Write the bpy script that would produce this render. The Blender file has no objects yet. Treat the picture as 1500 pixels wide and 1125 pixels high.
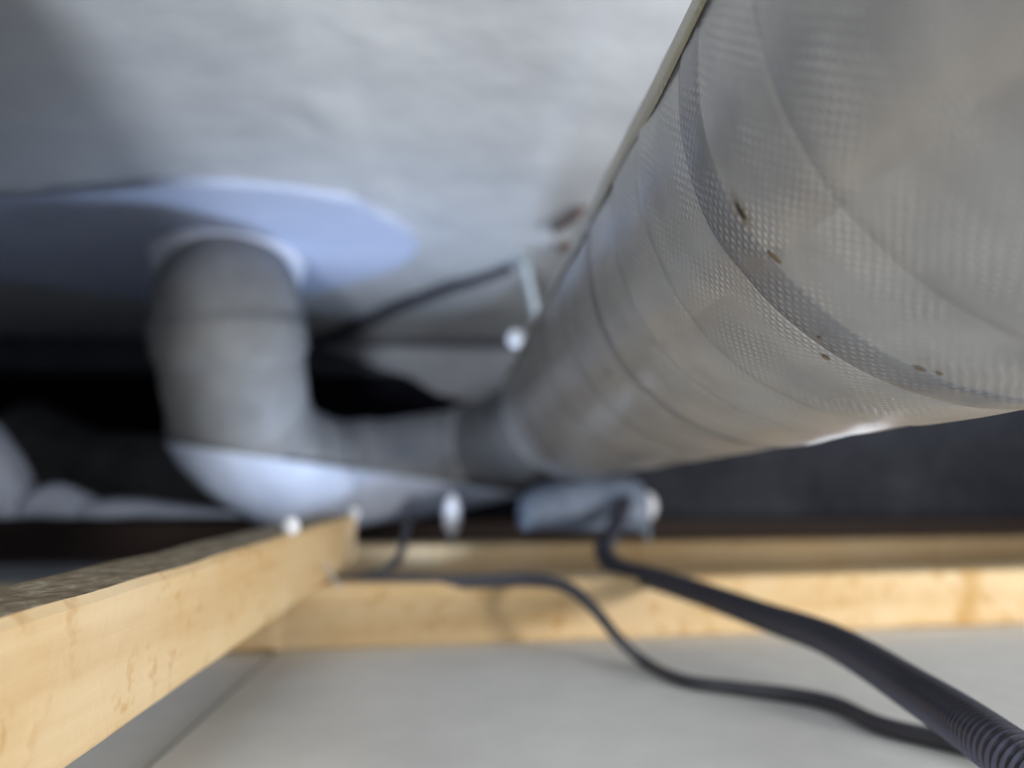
import bpy, bmesh, math, random
from mathutils import Vector, Matrix, noise
random.seed(7)
S = bpy.context.scene
COL = S.collection
PI = math.pi

# ------------------------------------------------------------------ camera
FPX = 1100.0
CAM = Vector((0, 0, .08))
YAW = math.atan(66/FPX); PITCH = math.atan(142.5/FPX)
FWD = Vector((math.sin(YAW)*math.cos(PITCH), math.cos(YAW)*math.cos(PITCH), math.sin(PITCH)))
RGT = Vector((math.cos(YAW), -math.sin(YAW), 0))
UPV = RGT.cross(FWD)
cd = bpy.data.cameras.new('camera'); cam = bpy.data.objects.new('camera', cd); COL.objects.link(cam)
cam.matrix_world = Matrix.Translation(CAM) @ Matrix((RGT, UPV, -FWD)).transposed().to_4x4()
cd.lens = FPX/1500*36; cd.sensor_width = 36; cd.clip_start = .005; cd.clip_end = 20
cd.dof.use_dof = True; cd.dof.focus_distance = .138; cd.dof.aperture_fstop = cd.lens/3.7
S.camera = cam

# ------------------------------------------------------------------ world, lights, exposure
w = bpy.data.worlds.new('world'); S.world = w; w.use_nodes = True
w.node_tree.nodes['Background'].inputs[0].default_value = (.80, .86, 1.0, 1)
w.node_tree.nodes['Background'].inputs[1].default_value = .18
S.view_settings.view_transform = 'Standard'; S.view_settings.look = 'None'
S.view_settings.gamma = 1; S.view_settings.use_curve_mapping = False
S.view_settings.exposure = 0.0

def area(name, loc, to, size, power, col, spread=180):
    l = bpy.data.lights.new(name, 'AREA'); l.shape = 'DISK'; l.size = size; l.energy = power; l.color = col; l.spread = math.radians(spread)
    o = bpy.data.objects.new(name, l); COL.objects.link(o); o.location = loc
    o.rotation_euler = (Vector(to)-Vector(loc)).to_track_quat('-Z', 'Y').to_euler(); return o
# daylight-white work lamp shining into the void from the right of the opening
area('work_lamp', (.50, -.10, .068), (0, .42, .10), .10, 3.3, (1.0, .98, .95))
# cool lamp shining up through the lamp hole in the ceiling board
area('hole_lamp', (-.01, .55, -.012), (-.10, .58, .25), .035, .24, (.62, .76, 1.0), 125)
area('hole_lamp', (.30, .54, -.008), (.11, .28, .09), .035, .20, (.80, .88, 1.0), 100)
# hatch light behind the camera
area('hatch_lamp', (-.12, -.40, -.08), (0, .4, .22), .10, 6.0, (.90, .95, 1.0))

# ------------------------------------------------------------------ helpers
def at(px, py, d):
    """world point that lies d metres ahead of the viewpoint in the pixel's direction"""
    return CAM + (FWD + RGT*((px-750)/FPX) + UPV*((562.5-py)/FPX))*d

def mat(name, base, rough=.7, metal=0, spec=.5):
    m = bpy.data.materials.new(name); m.use_nodes = True
    b = m.node_tree.nodes['Principled BSDF']
    b.inputs['Base Color'].default_value = (*base, 1); b.inputs['Roughness'].default_value = rough
    b.inputs['Metallic'].default_value = metal; b.inputs['Specular IOR Level'].default_value = spec
    return m
class NT:
    def __init__(s, m): s.m = m; s.t = m.node_tree; s.b = s.t.nodes['Principled BSDF']
    def n(s, k, **kw):
        x = s.t.nodes.new(k)
        for a, v in kw.items(): setattr(x, a, v)
        return x
    def l(s, a, b): s.t.links.new(a, b)
    def coord(s, kind='Object', scale=(1, 1, 1)):
        c = s.n('ShaderNodeTexCoord'); mp = s.n('ShaderNodeMapping'); mp.inputs['Scale'].default_value = scale
        s.l(c.outputs[kind], mp.inputs['Vector']); return mp.outputs[0]
    def noise(s, vec, scale, detail=4, rough=.55):
        x = s.n('ShaderNodeTexNoise'); x.inputs['Scale'].default_value = scale
        x.inputs['Detail'].default_value = detail; x.inputs['Roughness'].default_value = rough
        s.l(vec, x.inputs['Vector']); return x.outputs['Fac']
    def ramp(s, fac, stops):
        r = s.n('ShaderNodeValToRGB'); e = r.color_ramp.elements
        while len(e) < len(stops): e.new(.5)
        for i, (p, c) in enumerate(stops): e[i].position = p; e[i].color = (*c, 1)
        s.l(fac, r.inputs[0]); return r.outputs[0]
    def mix(s, fac, a, b, mode='MIX'):
        x = s.n('ShaderNodeMix', data_type='RGBA', blend_type=mode)
        if isinstance(fac, float): x.inputs[0].default_value = fac
        else: s.l(fac, x.inputs[0])
        for v, i in ((a, 6), (b, 7)):
            if isinstance(v, tuple): x.inputs[i].default_value = (*v, 1)
            else: s.l(v, x.inputs[i])
        return x.outputs[2]
    def math(s, op, a, b=None, c=None):
        x = s.n('ShaderNodeMath', operation=op)
        for i, v in enumerate((a, b, c)):
            if v is None: continue
            if isinstance(v, (int, float)): x.inputs[i].default_value = v
            else: s.l(v, x.inputs[i])
        return x.outputs[0]
    def color(s, c): s.l(c, s.b.inputs['Base Color'])
    def bump(s, h, strength, dist, prev=None):
        x = s.n('ShaderNodeBump'); x.inputs['Strength'].default_value = strength; x.inputs['Distance'].default_value = dist
        s.l(h, x.inputs['Height'])
        if prev: s.l(prev, x.inputs['Normal'])
        s.l(x.outputs[0], s.b.inputs['Normal']); return x.outputs[0]

def concrete(name, a, b, c, scale=9, bump=.5):
    m = mat(name, b, .9, 0, .2); t = NT(m); v = t.coord()
    n1 = t.noise(v, scale, 5, .6); n2 = t.noise(v, scale*7, 4, .6)
    col = t.ramp(n1, [(.30, a), (.52, b), (.72, c)])
    col = t.mix(.35, col, t.ramp(n2, [(.3, a), (.7, c)]))
    t.color(col); h = t.math('ADD', n1, t.math('MULTIPLY', n2, .35)); t.bump(h, bump, .01)
    return m
def wood(name, axis, band=None, dusty=False, shade_mix=0.0):
    m = mat(name, (.6, .42, .22), .72, 0, .25); t = NT(m)
    sc = (.35, 6, 6) if axis == 'x' else (6, .35, 6)
    v = t.coord('Object', sc); v2 = t.coord()
    g = t.noise(v, 14, 6, .65); sp = t.noise(v2, 160, 3, .6); big = t.noise(v2, 18, 3, .5)
    col = t.ramp(g, [(.28, (.60, .39, .18)), (.5, (.72, .52, .28)), (.75, (.80, .62, .37))])
    col = t.mix(t.math('MULTIPLY', t.ramp(big, [(.45, (0, 0, 0)), (.75, (1, 1, 1))]), .45), col, (.84, .70, .50))
    fl = t.ramp(sp, [(.54, (0, 0, 0)), (.66, (1, 1, 1))])
    fl2 = t.mix(1.0, fl, t.ramp(t.noise(v2, 30, 2), [(.36, (0, 0, 0)), (.55, (1, 1, 1))]), 'MULTIPLY')
    col = t.mix(t.math('MULTIPLY', fl2, .65), col, (.50, .27, .08))
    if band is not None:
        s = t.n('ShaderNodeSeparateXYZ'); t.l(v2, s.inputs[0])
        wob = t.math('MULTIPLY_ADD', s.outputs[2], -.28, s.outputs[0])
        dd = t.math('ABSOLUTE', t.math('SUBTRACT', wob, band))
        k = t.ramp(t.math('DIVIDE', dd, .009), [(.25, (1, 1, 1)), (1, (0, 0, 0))])
        col = t.mix(t.math('MULTIPLY', k, .6), col, (.50, .28, .07))
    if shade_mix: col = t.mix(shade_mix, col, (.20, .13, .065))  # brown mixed in for the shade on the second batten
    if dusty:      # rough-sawn top side, grey with old dust
        s = t.n('ShaderNodeSeparateXYZ'); c = t.n('ShaderNodeTexCoord'); t.l(c.outputs['Normal'], s.inputs[0])
        k = t.math('GREATER_THAN', s.outputs[2], .8)
        col = t.mix(k, col, t.ramp(t.noise(v2, 220, 3, .7), [(.35, (.20, .15, .09)), (.55, (.34, .27, .17)), (.72, (.62, .56, .44))]))
        col = t.mix(t.math('GREATER_THAN', t.math('ABSOLUTE', s.outputs[0]), .8), col, (.15, .085, .04))   # dark end grain
    t.color(col); t.bump(t.math('ADD', t.math('MULTIPLY', g, .6), sp), .45, .0012)
    return m

M = {}
M['slab'] = concrete('slab_concrete', (.44, .455, .49), (.54, .56, .59), (.62, .64, .66), 5, .35)
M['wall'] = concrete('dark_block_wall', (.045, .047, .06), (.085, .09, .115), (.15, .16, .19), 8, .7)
M['hole'] = mat('opening_black', (.008, .008, .012), .95, 0, .05)
M['mortar'] = concrete('grey_mortar', (.22, .23, .26), (.30, .32, .36), (.38, .40, .44), 14, .8)
M['board'] = concrete('board_paper', (.70, .71, .69), (.80, .81, .79), (.88, .88, .86), 6, .12)
M['patch'] = concrete('blue_foam', (.46, .53, .72), (.53, .60, .80), (.60, .67, .86), 12, .25)
M['wood_y'] = wood('pine_along', 'x', None, True); M['wood_shaded'] = wood('shaded_pine', 'x', None, False, .55); M['wood_x'] = wood('pine_across', 'x', .675)
M['wood_far_shaded'] = mat('shaded_timber', (.055, .035, .028), .8)  # the far batten's shade is put into this colour
M['steel'] = mat('zinc_steel', (.36, .42, .47), .5, .3)
M['bright_white'] = mat('near_white', (.92, .94, 1.0), .25, 0)  # near-white in place of glints; also on the bright nut and bolt
M['rust'] = mat('rust', (.13, .085, .075), .9)
M['cable'] = mat('black_cable', (.030, .030, .038), .45)
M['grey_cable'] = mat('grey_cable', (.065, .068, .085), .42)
M['conduit'] = mat('black_conduit', (.030, .031, .048), .34, 0, .6)
M['clear'] = mat('grey_wire', (.45, .46, .47), .3)
M['speck'] = mat('brown_speck', (.055, .035, .018), .8)
M['collar'] = mat('white_collar', (.80, .84, .95), .45)
M['dust'] = None

def fabric(name, a, b, rough=.55, bump=.35, freq=26):
    m = mat(name, b, rough, 0, .4); t = NT(m); v = t.coord()
    n = t.noise(v, freq, 5, .6)
    t.color(t.ramp(n, [(.3, a), (.68, b)])); t.bump(n, bump, .006); return m
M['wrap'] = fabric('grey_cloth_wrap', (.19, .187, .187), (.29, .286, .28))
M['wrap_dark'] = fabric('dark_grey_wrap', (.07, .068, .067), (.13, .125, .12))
M['lit_wrap'] = fabric('lit_pale_wrap', (.50, .55, .68), (.64, .69, .80), .4, .4, 18)  # pale copy of the wrap for lit undersides
M['blue_vinyl'] = fabric('blue_grey_vinyl', (.12, .15, .21), (.24, .29, .38), .35, .6, 30)

def tape(name, dark, light, dot, weave=.8, stain=None):
    """woven tape: UV is in millimetres (around, along)"""
    m = mat(name, light, .29, .45, .6); t = NT(m)   # foil-backed, so half metallic
    uv = t.coord('UV'); s = t.n('ShaderNodeSeparateXYZ'); t.l(uv, s.inputs[0])
    wn = t.noise(uv, .12, 2)
    u = t.math('MULTIPLY_ADD', wn, 1.2, s.outputs[0]); v = t.math('MULTIPLY_ADD', wn, .8, s.outputs[1])
    row = t.math('FLOOR', t.math('DIVIDE', v, 1.25))
    off = t.math('MULTIPLY', t.math('MODULO', row, 2.0), .95)
    su = t.math('SINE', t.math('MULTIPLY', t.math('ADD', u, off), 2*PI/1.9))
    sv = t.math('SINE', t.math('MULTIPLY', v, PI/1.25)); sv = t.math('ABSOLUTE', sv)
    h = t.math('MULTIPLY', t.math('MULTIPLY_ADD', su, .5, .5), sv)
    big = t.noise(uv, .045, 4, .6)
    base = t.ramp(big, [(.3, dark), (.7, light)])
    zone = t.ramp(t.noise(uv, .07, 2), [(.42, (0.04, .04, .04)), (.68, (1, 1, 1))])
    k = t.math('MULTIPLY', t.math('MULTIPLY', t.ramp(h, [(.45, (0, 0, 0)), (.85, (1, 1, 1))]), .62), zone)
    col = t.mix(k, base, dot)
    if stain:
        for (cu, cv, ru, rv, c, a) in stain:
            du = t.math('DIVIDE', t.math('SUBTRACT', s.outputs[0], cu), ru)
            dv = t.math('DIVIDE', t.math('SUBTRACT', s.outputs[1], cv), rv)
            r = t.math('SQRT', t.math('ADD', t.math('MULTIPLY', du, du), t.math('MULTIPLY', dv, dv)))
            r = t.math('MULTIPLY_ADD', t.noise(uv, 1.2, 3), .5, r)
            col = t.mix(t.math('MULTIPLY', t.ramp(r, [(.45, (1, 1, 1)), (1.15, (0, 0, 0))]), a), col, c)
    t.color(col)
    fine = t.noise(uv, 2.2, 3)
    t.bump(t.math('MULTIPLY_ADD', fine, .22, t.math('MULTIPLY', h, zone)), weave*.7, .0003)
    return m

def link(name, me, m, parent=None, smooth=True):
    o = bpy.data.objects.new(name, me); COL.objects.link(o)
    if m is not None and not me.materials: me.materials.append(m)
    if smooth: me.shade_smooth()
    if parent: o.parent = parent
    return o
def obj(name, bm, m, parent=None, smooth=True):
    bmesh.ops.recalc_face_normals(bm, faces=bm.faces)
    me = bpy.data.meshes.new(name); bm.to_mesh(me); bm.free(); return link(name, me, m, parent, smooth)
def tag(o, label, cat, group=None):
    o['label'] = label; o['category'] = cat
    if group: o['group'] = group
    return o
def thing(name, label, cat, loc=(0, 0, 0), group=None):
    o = bpy.data.objects.new(name, None); COL.objects.link(o); o.location = loc; o.empty_display_size = .02
    o['label'] = label; o['category'] = cat
    if group: o['group'] = group
    bpy.context.view_layer.update(); return o
def adopt(o, parent):     # parent while leaving the world-space shape where it was modelled
    o.parent = parent; o.matrix_parent_inverse = Matrix.Translation(parent.location).inverted(); return o
def box(bm, lo, hi, mtx=None):
    r = bmesh.ops.create_cube(bm, size=1)['verts']
    lo, hi = Vector(lo), Vector(hi)
    for v in r:
        v.co = Vector((lo[i]+(v.co[i]+.5)*(hi[i]-lo[i]) for i in range(3)))
        if mtx: v.co = mtx @ v.co
    return r
def spline(pts, n=10):
    """Catmull-Rom through tuples (Vector, radius)"""
    P = [pts[0]]+list(pts)+[pts[-1]]; out = []
    for i in range(1, len(P)-2):
        for k in range(n):
            t = k/n
            def cr(a, b, c, d): return .5*((2*b)+(c-a)*t+(2*a-5*b+4*c-d)*t*t+(3*b-a-3*c+d)*t**3)
            out.append((cr(P[i-1][0], P[i][0], P[i+1][0], P[i+2][0]), cr(P[i-1][1], P[i][1], P[i+1][1], P[i+2][1])))
    out.append(pts[-1]); return out
def resample(path, step):
    L = [0]
    for a, b in zip(path, path[1:]): L.append(L[-1]+(b[0]-a[0]).length)
    n = max(2, int(L[-1]/step)); out = []; j = 0
    for i in range(n+1):
        s = L[-1]*i/n
        while j < len(L)-2 and L[j+1] < s: j += 1
        f = (s-L[j])/max(1e-9, L[j+1]-L[j]); f = min(1, max(0, f))
        out.append((path[j][0].lerp(path[j+1][0], f), path[j][1]*(1-f)+path[j+1][1]*f))
    return out
def sweep(path, seg=24, rf=None, caps=True):
    bm = bmesh.new(); rings = []; up = Vector((.13, .2, 1)).normalized(); s = 0
    for i, (p, r) in enumerate(path):
        a = path[max(0, i-1)][0]; b = path[min(len(path)-1, i+1)][0]; t = (b-a).normalized()
        if i: s += (p-path[i-1][0]).length
        x = (up-t*up.dot(t)).normalized(); y = t.cross(x); up = x
        ring = []
        for k in range(seg):
            th = 2*PI*k/seg; rr = r*(rf(s, th, i) if rf else 1)
            ring.append(bm.verts.new(p+(x*math.cos(th)+y*math.sin(th))*rr))
        rings.append(ring)
    for A, B in zip(rings, rings[1:]):
        for k in range(seg): bm.faces.new((A[k], A[(k+1) % seg], B[(k+1) % seg], B[k]))
    if caps: bm.faces.new(rings[0][::-1]); bm.faces.new(rings[-1])
    return bm

# ------------------------------------------------------------------ the setting
SZ = .27                                    # slab soffit height above the board
def relief_plane(x0, x1, y0, y1, z, nx, ny, f, thick):
    bm = bmesh.new(); g = [[bm.verts.new((x0+(x1-x0)*i/nx, y0+(y1-y0)*j/ny, 0)) for j in range(ny+1)] for i in range(nx+1)]
    for r in g:
        for v in r: v.co.z = z+f(v.co.x, v.co.y)
    for i in range(nx):
        for j in range(ny): bm.faces.new((g[i][j], g[i+1][j], g[i+1][j+1], g[i][j+1]))
    e = bmesh.ops.extrude_face_region(bm, geom=bm.faces[:])
    for v in [x for x in e['geom'] if isinstance(x, bmesh.types.BMVert)]: v.co.z = z+thick
    return bm
def slab_f(x, y):
    h = .0022*noise.noise(Vector((x*14, y*14, 1)))+.0012*noise.noise(Vector((x*50, y*50, 3)))
    d = x+.065-.10*(y-.42)                 # a cast joint that runs away from the viewer
    if y < .50: h -= .0045*math.exp(-(d/.005)**2)
    if y < .50 and d > 0: h += .004*math.exp(-d/.02)
    return h
ce = obj('ceiling', relief_plane(-1.0, 1.1, -.45, 1.03, SZ, 190, 140, slab_f, .10), M['slab'])
ce['kind'] = 'structure'; ce['label'] = 'grey concrete slab soffit overhead'

fl = bpy.data.objects.new('floor', None); COL.objects.link(fl); fl['kind'] = 'structure'
# boards of the hung ceiling seen from above: joint at x=-.09; a lamp hole behind the first batten
def board(x0, x1, y0, y1, hole=None, dz=0):
    bm = bmesh.new()
    xs = sorted({x0, x1} | ({hole[0]-hole[2], hole[0]+hole[2]} if hole else set()))
    ys = sorted({y0, y1} | ({hole[1]-hole[2], hole[1]+hole[2]} if hole else set()))
    for i in range(len(xs)-1):
        for j in range(len(ys)-1):
            if hole and i == 1 and j == 1: continue
            vs = [bm.verts.new(c) for c in ((xs[i], ys[j], dz), (xs[i+1], ys[j], dz), (xs[i+1], ys[j+1], dz), (xs[i], ys[j+1], dz))]
            bm.faces.new(vs)
    if hole:      # round lip
        hx, hy, r = hole; N = 32; sq = []; ci = []
        for k in range(N):
            a = 2*PI*k/N; c, s_ = math.cos(a), math.sin(a); q = r/max(abs(c), abs(s_))
            sq.append(bm.verts.new((hx+c*q, hy+s_*q, dz))); ci.append(bm.verts.new((hx+c*r*.96, hy+s_*r*.96, dz)))
        for k in range(N): bm.faces.new((sq[k], sq[(k+1) % N], ci[(k+1) % N], ci[k]))
    bmesh.ops.remove_doubles(bm, verts=bm.verts, dist=1e-6)
    bmesh.ops.recalc_face_normals(bm, faces=bm.faces)
    e = bmesh.ops.extrude_face_region(bm, geom=bm.faces[:])
    for v in [q for q in e['geom'] if isinstance(q, bmesh.types.BMVert)]: v.co.z -= .0095
    return bm
obj('panel', board(-.0885, .20, .10, 1.0, (-.01, .55, .030)), M['board'], fl, False)
obj('panel', board(.2015, 1.1, .10, 1.0, (.30, .54, .030), -.0004), M['board'], fl, False)
obj('panel', board(-1.0, -.091, .10, 1.0, None, -.001), M['board'], fl, False)

wb = bpy.data.objects.new('wall_back', None); COL.objects.link(wb); wb['kind'] = 'structure'
def extr(poly, y0, y1):                    # polygon in the x-z plane pulled along y
    bm = bmesh.new(); a = [bm.verts.new((x, y0, z)) for x, z in poly]; b = [bm.verts.new((x, y1, z)) for x, z in poly]
    bm.faces.new(a); bm.faces.new(b[::-1]); n = len(poly)
    for i in range(n): bm.faces.new((a[i], a[(i+1) % n], b[(i+1) % n], b[i]))
    return bm
def wx(px, d): return (px-684)/FPX*d
def wz(py, d): return .08+(705-py)/FPX*d
D = 1.0
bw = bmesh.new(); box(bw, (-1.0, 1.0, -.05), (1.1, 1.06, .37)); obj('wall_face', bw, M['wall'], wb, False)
top = [(500, 520), (560, 545), (600, 556), (640, 580), (680, 590), (720, 612), (760, 640), (800, 650)]
poly = [(wx(x, D), wz(y, D)) for x, y in top]+[(wx(1000, D), wz(650, D)), (wx(1000, D), wz(514, D)), (wx(500, D), wz(514, D)), (wx(470, D), wz(510, D))]
obj('mortar_band', extr(poly, .975, 1.0), M['mortar'], wb, False)
bh = bmesh.new(); box(bh, (-.62, .992, .02), (.10, .9995, .22)); obj('wall_opening', bh, M['hole'], wb, False)  # flat black panel; the darkness inside the opening is its colour
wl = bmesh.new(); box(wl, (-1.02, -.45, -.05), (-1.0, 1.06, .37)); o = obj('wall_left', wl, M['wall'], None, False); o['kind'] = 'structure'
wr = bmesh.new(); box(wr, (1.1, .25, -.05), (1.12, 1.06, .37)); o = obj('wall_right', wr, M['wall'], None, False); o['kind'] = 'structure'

# round-ended pale blue foam patch stuck to the slab around the riser
def slabpt(px, py):
    d = (SZ-.08)/((FWD+RGT*((px-750)/FPX)+UPV*((562.5-py)/FPX)).z); return at(px, py, d)
ol = [(-60, 292), (60, 278), (160, 268), (260, 260), (360, 262), (450, 272), (520, 288), (552, 308), (575, 318), (602, 336), (611, 352), (598, 372), (560, 392), (500, 410), (440, 424), (330, 436), (200, 428), (60, 408), (-60, 398)]
pts = [slabpt(x, y) for x, y in ol]
sp = [p for p, _ in spline([(p, 1) for p in pts], 5)]
bm = bmesh.new(); a = [bm.verts.new((p.x, p.y, SZ+.002)) for p in sp]; b = [bm.verts.new((p.x, p.y, SZ-.006)) for p in sp]
n = len(sp); bm.faces.new(a); bot = bm.faces.new(b[::-1])
for i in range(n): bm.faces.new((a[i], a[(i+1) % n], b[(i+1) % n], b[i]))
bmesh.ops.bevel(bm, geom=list(bot.edges), offset=.002, segments=2, affect='EDGES')
tag(obj('foam_patch', bm, M['patch'], None, False), 'pale blue foam patch with rounded end stuck to the concrete around the upright pipe', 'insulation')

# ------------------------------------------------------------------ timbers
def timber(name, a, b, wdt, hgt, m, label, group, seed):
    """a, b = bottom centre ends; local x or y follows the beam"""
    a, b = Vector(a), Vector(b); d = b-a; L = d.length; ang = math.atan2(d.y, d.x)
    bm = bmesh.new(); N = 60; rings = []
    for i in range(N+1):
        x = L*i/N; r = []
        c = .0016; prof = [(-1, 0, 1, 0), (1, 0, -1, 0), (1, 0, 0, 1), (1, 1, 0, -1), (1, 1, -1, 0), (-1, 1, 1, 0), (-1, 1, 0, -1), (-1, 0, 0, 1)]
        for (sy, sz, cy, cz) in prof:
            w_ = .0004*noise.noise(Vector((x*30, sy*3+seed, sz*3)))
            r.append(bm.verts.new((x, sy*wdt/2+cy*c+w_, sz*hgt+cz*c+w_)))
        rings.append(r)
    for A, B in zip(rings, rings[1:]):
        for k in range(8): bm.faces.new((A[k], A[(k+1) % 8], B[(k+1) % 8], B[k]))
    bm.faces.new(rings[0]); bm.faces.new(rings[-1])
    o = obj(name, bm, m, None, False); o.location = a; o.rotation_euler = (0, 0, ang)
    return tag(o, label, 'timber', group)
# battens laid on the board, running across the view
def onz(px, py, z):
    r = FWD+RGT*((px-750)/FPX)+UPV*((562.5-py)/FPX); d = (z-.08)/r.z; return CAM+r*d
fa, fb = onz(385, 955, 0), onz(1500, 914, 0)
dr = (fb-fa).normalized(); nn = Vector((-dr.y, dr.x, 0))
F0 = fa-dr*.30+nn*.015; F1 = fb+dr*.25+nn*.015
timber('ceiling_batten', F0, F1, .030, .030, M['wood_x'], 'nearest light pine batten lying across the grey board, black conduit over it', 'battens across the board', 1)
ga, gb = onz(560, 799, .030), onz(1500, 787, .030)
gd = (gb-ga).normalized(); gn = Vector((-gd.y, gd.x, 0)); off = gn*.015-Vector((0, 0, .03))
timber('ceiling_batten', ga-gd*.06+off, gb+gd*.1+off, .030, .030, M['wood_shaded'], 'second pine batten, its shade mixed in as brown, just behind the nearest cross batten', 'battens across the board', 2)
timber('ceiling_batten', (-.75, .80, 0), (1.05, .80, 0), .030, .040, M['wood_far_shaded'], 'farthest batten, its shade painted dark brown, along the foot of the dark wall', 'battens across the board', 3)
timber('ceiling_joist', (-.080, -.02, .0305), (-.080, .478, .0305), .024, .029, M['wood_y'], 'long pine timber coming from the lower left corner, resting on the cross battens', None, 4)

bm = bmesh.new(); box(bm, (-.36, .10, 0), (-.155, .118, SZ-.002)); bmesh.ops.bevel(bm, geom=bm.edges[:], offset=.001, segments=1, affect='EDGES')
tag(obj('shadow_board', bm, M['wood_x'], None, False), 'added upright board left of the long joist, outside the view, shading the slab', 'board')  # unseen board added to cast shade on the slab's upper left

# ------------------------------------------------------------------ the big wrapped duct
VD = FWD+RGT*((650-750)/FPX)+UPV*((562.5-735)/FPX)
AX = VD.normalized()
R = .055; CD = .121
cdir = RGT*math.cos(math.radians(36.5))+UPV*math.sin(math.radians(36.5))
cdir = (cdir-AX*cdir.dot(AX)).normalized()
C0 = CAM+cdir*CD
ex = -cdir; ey = AX.cross(ex)                # ex points from the axis to the viewpoint
TEND = .545
duct = thing('exhaust_duct', 'large round duct wound in translucent woven grey tape, passing close overhead at right', 'duct', C0+AX*.2)
def duct_mesh(t0, t1, r0, r1, name, m, seg=160, dt=.0022, lip=.0006, tilt=0, dark=None, wob=.0008, parent=duct, caps=False):
    n = max(2, int((t1-t0)/dt)); vs = []; fs = []; uv = []
    for i in range(n+1):
        t = t0+(t1-t0)*i/n
        for k in range(seg+1):
            th = 2*PI*k/seg
            e = r0+(r1-r0)*i/n
            if i == 0 and lip: e -= lip
            if i == n and lip: e -= lip
            ww = wob*noise.noise(Vector((math.cos(th)*1.5, math.sin(th)*1.5, t*22)))+.3*wob*noise.noise(Vector((math.cos(th)*7, math.sin(th)*7, t*60)))
            edge = .0012*noise.noise(Vector((math.cos(th)*2, math.sin(th)*2, r0*9000+i*(0 if n else 0)))) if i in (0, n) else 0
            tt = t+tilt*math.sin(th)+edge
            p = C0+AX*tt+(ex*math.cos(th)+ey*math.sin(th))*(e+ww)
            vs.append(p); uv.append((th*R*1000, tt*1000))
    for i in range(n):
        for k in range(seg):
            a = i*(seg+1)+k; fs.append((a, a+1, a+seg+2, a+seg+1))
    me = bpy.data.meshes.new(name); me.from_pydata([tuple(v) for v in vs], [], fs)
    l = me.uv_layers.new(name='UVMap')
    for lp in me.loops: l.data[lp.index].uv = uv[lp.vertex_index]
    bm = bmesh.new(); bm.from_mesh(me)
    if caps:
        pass
    bmesh.ops.recalc_face_normals(bm, faces=bm.faces); bm.to_mesh(me); bm.free()
    o = link(name, me, m); return adopt(o, parent)
def hit(px, py, r=R):
    """where the sight line meets the duct: (theta, t)"""
    d = (FWD+RGT*((px-750)/FPX)+UPV*((562.5-py)/FPX)).normalized()
    o = CAM-C0; dp = d-AX*d.dot(AX); op = o-AX*o.dot(AX)
    A = dp.dot(dp); B = 2*op.dot(dp); C = op.dot(op)-r*r; q = B*B-4*A*C
    s = (-B-math.sqrt(max(0, q)))/(2*A); p = CAM+d*s
    return math.atan2((p-C0).dot(ey), (p-C0).dot(ex)), (p-C0).dot(AX), p
def st(px, py):
    th, t, _ = hit(px, py, .0566); return (th % (2*PI))*R*1000, t*1000
su, sv = st(1080, 312)
su2, sv2 = st(1070, 640)
stains = [(su, sv, 6.5, 3.0, (.15, .12, .06), .6), (su, sv+.2, 3.4, 1.3, (.022, .016, .010), .97)]
T_body = tape('duct_tape', (.22, .215, .21), (.31, .30, .285), (.45, .43, .41), .7)
T_light = tape('woven_tape', (.23, .225, .22), (.33, .318, .30), (.54, .52, .49), .8, stains)
T_dark = tape('doubled_woven_tape', (.14, .138, .142), (.20, .196, .196), (.40, .39, .39), 1.0, stains)
T_old = tape('yellowed_tape', (.19, .165, .095), (.27, .235, .15), (.36, .33, .24), .5)
body = duct_mesh(-.30, TEND, .0540, .0540, 'duct_body', T_body, 128, .006, 0)
bands = [(-.30, -.10), (-.103, -.02), (-.022, .045), (.043, .0905), (.0895, .1225), (.1215, .1535), (.1525, .1790), (.178, .2140), (.213, .262), (.261, .315), (.314, .375), (.374, .440), (.439, .50), (.499, TEND)]
for i, (a, b) in enumerate(bands):
    duct_mesh(a, b, .0554, .0559, 'tape_band', T_light, 176, .0016 if 0 < b < .3 else .005, .0003, .0015*(-1)**i)
for i, (a, b) in enumerate([(.1125, .1228), (.207, .2135), (.256, .261), (.308, .314)]):
    duct_mesh(a, b, .0560, .0562, 'tape_overlap', T_dark, 176, .0016, .0003, .0015*(-1)**i)
# yellowed glue seam along the upper left flank
tha = hit(1000, 75)[0]; thb = hit(868, 315)[0]; thm = (tha+thb)/2
vs = []; fs = []; uvs = []; n = 240; K = 8
for i in range(n+1):
    t = -.05+(TEND-.01+.05)*i/n
    for k in range(K+1):
        hw = .085+.05*noise.noise(Vector((t*25, k//5*4, 2)))
        th = thm-hw+2*hw*k/K; vs.append(tuple(C0+AX*t+(ex*math.cos(th)+ey*math.sin(th))*(.0566-(.0006 if k in (0, K) else 0)))); uvs.append((th*R*1000, t*1000))
for i in range(n):
    for k in range(K): a_ = i*(K+1)+k; fs.append((a_, a_+1, a_+K+2, a_+K+1))
me = bpy.data.meshes.new('glue_seam'); me.from_pydata(vs, [], fs); l = me.uv_layers.new(name='UVMap')
for lp in me.loops: l.data[lp.index].uv = uvs[lp.vertex_index]
o = adopt(link('glue_seam', me, T_old), duct); o['label'] = 'yellowed seam along the upper left rim'
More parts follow.
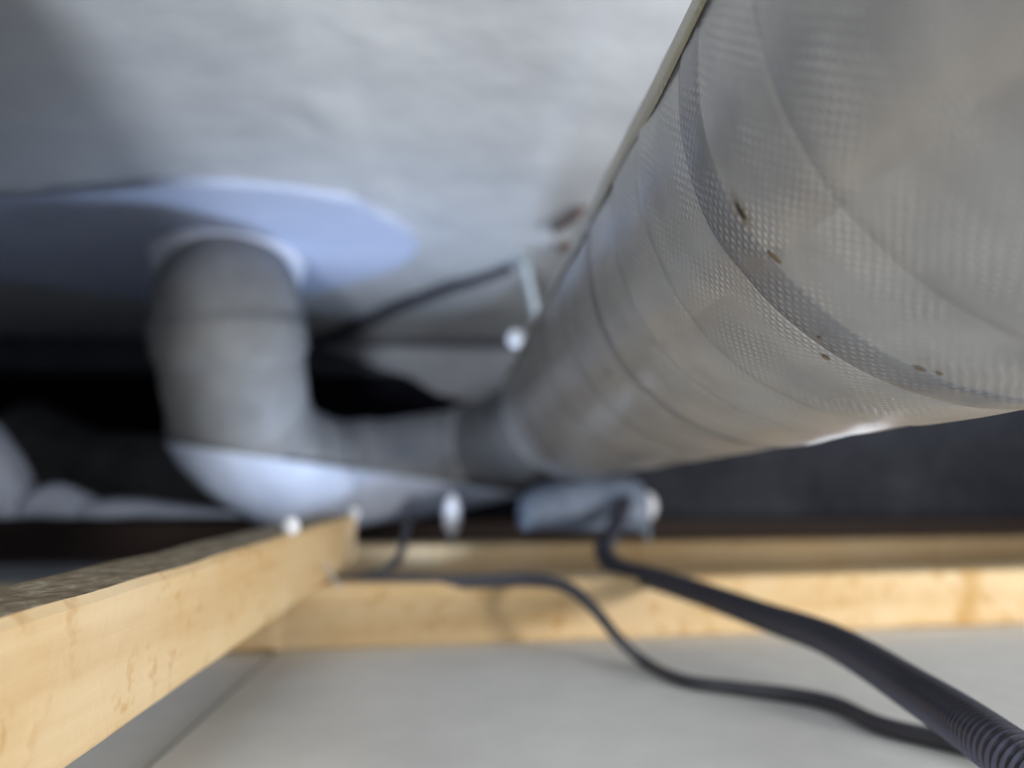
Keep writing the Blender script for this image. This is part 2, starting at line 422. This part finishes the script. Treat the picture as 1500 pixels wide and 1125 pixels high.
for px, py, a, b in ((1131, 379, .0005, .0016), (1208, 527, .0003, .0008), (1347, 545, .0003, .0009), (1198, 498, .0002, .0004), (1375, 552, .0002, .0005)):
    th, t, _ = hit(px, py, .0570); bm = bmesh.new()
    c = C0+AX*t+(ex*math.cos(th)+ey*math.sin(th))*.0565
    nrm = (ex*math.cos(th)+ey*math.sin(th)); tan = AX.cross(nrm)
    d = (tan*.9+AX*.3).normalized(); e = nrm.cross(d)
    bmesh.ops.create_icosphere(bm, subdivisions=2, radius=1)
    for v in bm.verts: q = v.co.copy(); v.co = c+d*q.x*b+e*q.y*a+nrm*q.z*.0003
    adopt(obj('dirt_speck', bm, M['speck']), duct)

# ------------------------------------------------------------------ elbow pipe to the slab
A1 = C0+AX*TEND
riser = thing('elbow_pipe', 'grey cloth-wrapped flexible pipe dropping from the slab and bending right towards the big duct', 'pipe', at(340, 560, .565))
zpt = lambda px, py, d: at(px, py, d)
rt = slabpt(338, 360)
path = [(C0+AX*(TEND-.03), .046), (C0+AX*(TEND+.03), .047), (zpt(790, 625, .66), .047), (zpt(735, 650, .72), .047), (zpt(670, 668, .745), .047), (zpt(600, 680, .74), .047), (zpt(500, 690, .71), .048), (zpt(415, 675, .65), .050), (zpt(358, 620, .60), .052), (zpt(342, 540, .57), .0535), (zpt(336, 460, .565), .0535), (Vector((rt.x, rt.y, SZ-.03)), .051), (Vector((rt.x, rt.y, SZ-.0065)), .050)]
pp = resample(spline(path, 12), .004)
cut = [0, int(len(pp)*.36), int(len(pp)*.62), len(pp)-1]
def wr_(s, th, i): return 1+.030*noise.noise(Vector((math.cos(th)*1.2, math.sin(th)*1.2, s*26)))+.018*noise.noise(Vector((math.cos(th)*3, math.sin(th)*3, s*70)))
def wflex(s, th, i): return wr_(s, th, i)+.012*math.sin(s*2*PI/.012)
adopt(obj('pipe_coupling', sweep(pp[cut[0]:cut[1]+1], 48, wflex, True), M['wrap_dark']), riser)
adopt(obj('pipe_run', sweep(pp[cut[1]:cut[2]+1], 48, wr_, True), M['wrap']), riser)
adopt(obj('pipe_riser', sweep(pp[cut[2]:cut[3]+1], 48, wr_, True), M['wrap']), riser)
for f0, f1 in ((.345, .37), (.50, .53), (.62, .65), (.74, .765), (.84, .87)):
    a = int(len(pp)*f0); b = int(len(pp)*f1)
    adopt(obj('tape_wrap', sweep([(p, r*1.035) for p, r in pp[a:b+1]], 48, wr_, True), M['wrap']), riser)
# white collar at the slab
bm = bmesh.new(); N = 48; prof = [(.0505, -.0025), (.060, -.0025), (.061, -.006), (.059, -.012), (.056, -.024), (.0525, -.024)]
rr = [[bm.verts.new((rt.x+r*math.cos(2*PI*k/N), rt.y+r*math.sin(2*PI*k/N), SZ-.004+z)) for k in range(N)] for r, z in prof]
for A, B in zip(rr, rr[1:]+rr[:1]):
    for k in range(N): bm.faces.new((A[k], A[(k+1) % N], B[(k+1) % N], B[k]))
o = adopt(obj('pipe_collar', bm, M['collar']), riser); o['label'] = 'white collar where the pipe enters the slab'
# pale shell around the elbow's underside; its lit look is put into the colour
def wv(s, th, i): return 1.07+.05*noise.noise(Vector((math.cos(th)*1.6, math.sin(th)*1.6, s*22)))+.02*noise.noise(Vector((math.cos(th)*5, math.sin(th)*5, s*60)))
bm = sweep(pp[int(len(pp)*.27):int(len(pp)*.86)], 64, wv, False)
for co, no in ((Vector((-.235, 0, .111)), Vector((.041, 0, .275))),):
    bmesh.ops.bisect_plane(bm, geom=bm.verts[:]+bm.edges[:]+bm.faces[:], plane_co=co, plane_no=no.normalized(), clear_outer=True)
o = adopt(obj('lit_underside', bm, M['lit_wrap']), riser); o['label'] = 'pale shell painting the lit underside of the bend'
md = o.modifiers.new('t', 'SOLIDIFY'); md.thickness = .0015; md.offset = 1

# branch pipe to the left, behind; its shadow is put into the dark wrap
bp = thing('branch_pipe', 'grey wrapped pipe, its shadow painted dark, lying low at far left behind the elbow', 'pipe', at(190, 690, .80))
pth = resample(spline([(zpt(40, 640, .90), .044), (zpt(110, 680, .86), .044), (zpt(190, 695, .82), .044), (zpt(290, 700, .80), .044), (zpt(380, 690, .80), .042)], 12), .004)
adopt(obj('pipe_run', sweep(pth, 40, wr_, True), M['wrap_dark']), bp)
for f0, f1 in ((.2, .26), (.62, .68)):
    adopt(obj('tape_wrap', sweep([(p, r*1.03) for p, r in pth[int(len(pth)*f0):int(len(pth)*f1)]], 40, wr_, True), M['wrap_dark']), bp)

# pale ridges at the far left: a pipe's lit underside put into colour
def heap(prof, d, thick, m, name, base=754):
    """low ridge: silhouette heights with a rounded section"""
    xs = [p for p in prof]; bm = bmesh.new(); g = []; K = 10
    sm = spline([(Vector((x, y, 0)), 1) for x, y in prof], 6)
    for q, _ in sm:
        X = wx(q.x, d); zt = wz(q.y, d); zb = wz(base, d); row = []
        for k in range(K+1):
            a = PI*k/K; y = d-math.cos(a)*thick; z = zb+(zt-zb)*math.sin(a)**.6
            w_ = .003*noise.noise(Vector((X*35, y*35, z*35)))
            row.append(bm.verts.new((X+w_, y+w_, z+w_*.5)))
        g.append(row)
    for A, B in zip(g, g[1:]):
        for k in range(K): bm.faces.new((A[k], A[k+1], B[k+1], B[k]))
    for r in (g[0], g[-1]): bm.faces.new(r)
    for A, B in zip(g, g[1:]): bm.faces.new((A[0], B[0], B[-1], A[-1]))
    return obj(name, bm, m)
tag(heap([(-60, 590), (-10, 606), (30, 640), (58, 690), (75, 712), (80, 745)], .66, .03, M['lit_wrap'], 'lit_ridge'), 'pale ridge for a lit pipe underside, standing highest at the far left edge', 'lit underside', 'lit undersides at left')
tag(heap([(84, 745), (88, 716), (110, 708), (140, 716), (158, 728), (160, 748)], .66, .025, M['lit_wrap'], 'lit_ridge'), 'small rounded pale lump for a lit pipe underside beside the taller left one', 'lit underside', 'lit undersides at left')
tag(heap([(164, 748), (168, 732), (210, 730), (270, 734), (310, 740), (360, 745), (370, 752)], .66, .02, M['lit_wrap'], 'lit_ridge'), 'long low pale strip for a lit pipe underside leading under the elbow pipe', 'lit underside', 'lit undersides at left')

# blue-grey vinyl bundle under the duct's far end, feeding the conduit
tag(heap([(762, 752), (768, 722), (800, 706), (850, 698), (900, 696), (930, 700), (938, 720), (940, 760)], .60, .035, M['blue_vinyl'], 'wrapped_bundle', 772), 'crumpled blue-grey vinyl-wrapped bundle under the far end of the big duct', 'bundle')

# ------------------------------------------------------------------ hanger rod
rd = slabpt(765, 374)
rod = thing('hanger_rod', 'thin zinc hanger rod dropping from the slab behind the big duct', 'rod', (rd.x, rd.y, SZ))
rend = at(797, 515, .650)
def rodf(s, th, i): return 1+.10*math.sin(s*2*PI/.0016+th)
adopt(obj('rod_shaft', sweep(resample([(Vector((rd.x, rd.y, SZ+.003)), .0048), (rend, .0048)], .0008), 12, rodf), M['steel']), rod)
def nut(c, r, h, name, m, parent, n=6):
    bm = bmesh.new(); bmesh.ops.create_cone(bm, segments=n, radius1=r, radius2=r, depth=h, cap_ends=True)
    bmesh.ops.bevel(bm, geom=bm.edges[:], offset=h*.1, segments=2, affect='EDGES')
    for v in bm.verts: v.co += Vector(c)
    o = obj(name, bm, m, None, False); return adopt(o, parent) if parent else o
nut((rd.x, rd.y, SZ-.003), .009, .008, 'anchor_nut', M['steel'], rod)
nut(at(789, 480, .648), .008, .006, 'lock_nut', M['bright_white'], rod)
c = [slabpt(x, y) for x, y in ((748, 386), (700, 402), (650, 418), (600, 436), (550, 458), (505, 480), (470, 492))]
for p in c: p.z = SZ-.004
tag(obj('rod_shadow_strip', sweep(resample(spline([(p, .0045+.0009*i) for i, p in enumerate(c)], 8), .004), 12), M['grey_cable']), 'dark strip for the cast shadow of the rod on the slab, running from the hanger rod back towards the elbow pipe', 'cable')  # the rod's cast shadow, modelled as a dark strip under the slab
# clamp lug beside the rod
cl = thing('clamp_bolt', 'small bright bolt head at the left rim of the big duct by the rod', 'bolt', at(756, 498, .60))
bm = bmesh.new(); bmesh.ops.create_uvsphere(bm, u_segments=16, v_segments=10, radius=.0075)
for v in bm.verts: v.co += at(756, 496, .60)
adopt(obj('bolt_head', bm, M['bright_white']), cl)
adopt(obj('bolt_shank', sweep([(at(756, 498, .60), .003), (at(800, 505, .60), .003)], 10), M['steel']), cl)
# rusty nail in the slab
p = slabpt(812, 330); q = slabpt(850, 300); p.z = q.z = SZ-.004
nl = thing('rusty_anchor', 'rusty bent nail sticking to the slab beside the upper rim of the duct', 'nail', p)
adopt(obj('nail_shank', sweep(resample([(p, .003), (q, .0035)], .003), 10), M['rust']), nl)
nut(slabpt(826, 356)-Vector((0, 0, .003)), .006, .006, 'nail_head', M['rust'], nl, 12)

# glints along the far timbers, modelled as near-white beads
def glint(px, py, d, r, label, tall=1):
    c = at(px, py, d); t = thing('glint_bead', label, 'glint', c, 'bright glints in the gap')
    bm = bmesh.new(); bmesh.ops.create_uvsphere(bm, u_segments=16, v_segments=10, radius=r)
    for v in bm.verts: v.co.z = v.co.z*tall; v.co += c
    adopt(obj('bead_head', bm, M['bright_white']), t)
    adopt(obj('bead_stem', sweep([(c+Vector((0, .002, -r*.5)), r*.35), (Vector((c.x, c.y+.004, c.z-.05 if c.z > .07 else .03)), r*.3)], 8), M['steel']), t)
glint(425, 771, .30, .0040, 'bright round glint modelled as a bead on the long left timber')
glint(517, 752, .482, .0040, 'faint round glint modelled as a bead at the far end of the long left timber')
glint(662, 755, .64, .0078, 'tall bright glint modelled as a bead below the bend in the middle of the dark gap', 2.3)
glint(948, 742, .62, .0085, 'bright glint modelled as a bead under the big duct to the right of the wrapped bundle', 1.4)

# ------------------------------------------------------------------ conduit and cables
cp = [(at(915, 735, .56), .0058), (at(900, 775, .52), .0058), (at(884, 806, .47), .0058), (at(905, 832, .42), .0057), (at(960, 848, .385), .0057), (at(1040, 874, .345), .0057), (at(1120, 903, .30), .0057), (at(1200, 930, .262), .0057), (at(1262, 962, .230), .0057), (at(1330, 1005, .20), .0057), (at(1400, 1050, .172), .0057), (at(1470, 1100, .152), .0057), (at(1560, 1165, .138), .0057)]
def ribs(s, th, i): return (1.0, 1.0, .86, .86)[i % 4]
tag(obj('corrugated_conduit', sweep(resample(spline(cp, 14), .00042), 28, ribs), M['conduit']), 'thick black corrugated conduit snaking over the nearest batten to the lower right corner', 'conduit')
zc = .0027
cb = [(at(440, 852, .395), .0032), (at(520, 853, .385), .0034), (at(600, 854, .38), .0036), (at(700, 852, .375), .0036), (at(780, 850, .365), .0034), (at(830, 860, .35), .0030), (at(868, 890, .335), .0026), (at(905, 934, .33), .0024), (onz(945, 970, zc), .0024), (onz(1000, 996, zc), .0024), (onz(1080, 1008, zc), .0026), (onz(1160, 1018, zc), .0028), (onz(1225, 1032, zc), .0028), (onz(1290, 1062, zc), .0029), (onz(1380, 1084, zc), .0029), (onz(1480, 1108, zc), .0029), (onz(1560, 1135, zc), .0029)]
tag(obj('power_cable', sweep(resample(spline(cb, 12), .002), 16), M['grey_cable']), 'thin dark cable lying along the nearest batten and sagging onto the grey board', 'cable')
cb2 = [(at(600, 752, .47), .0022), (at(594, 785, .43), .0022), (at(584, 815, .405), .0022), (at(560, 838, .392), .0022), (at(510, 848, .388), .0022), (at(470, 842, .40), .0022)]
tag(obj('thin_cable', sweep(resample(spline(cb2, 10), .002), 12), M['cable']), 'short thin black cable hooking down behind the end of the left timber', 'cable')
cb3 = [(at(540, 775, .46), .003), (at(552, 800, .43), .003), (at(530, 828, .41), .003), (at(500, 846, .395), .003)]
w1 = [(at(468, 800, .36), .0006), (at(478, 830, .36), .0007), (at(500, 862, .352), .0007)]
tag(obj('tie_wire', sweep(resample(spline(w1, 8), .002), 8), M['clear']), 'thin grey tie wire poking from under the left timber', 'wire')
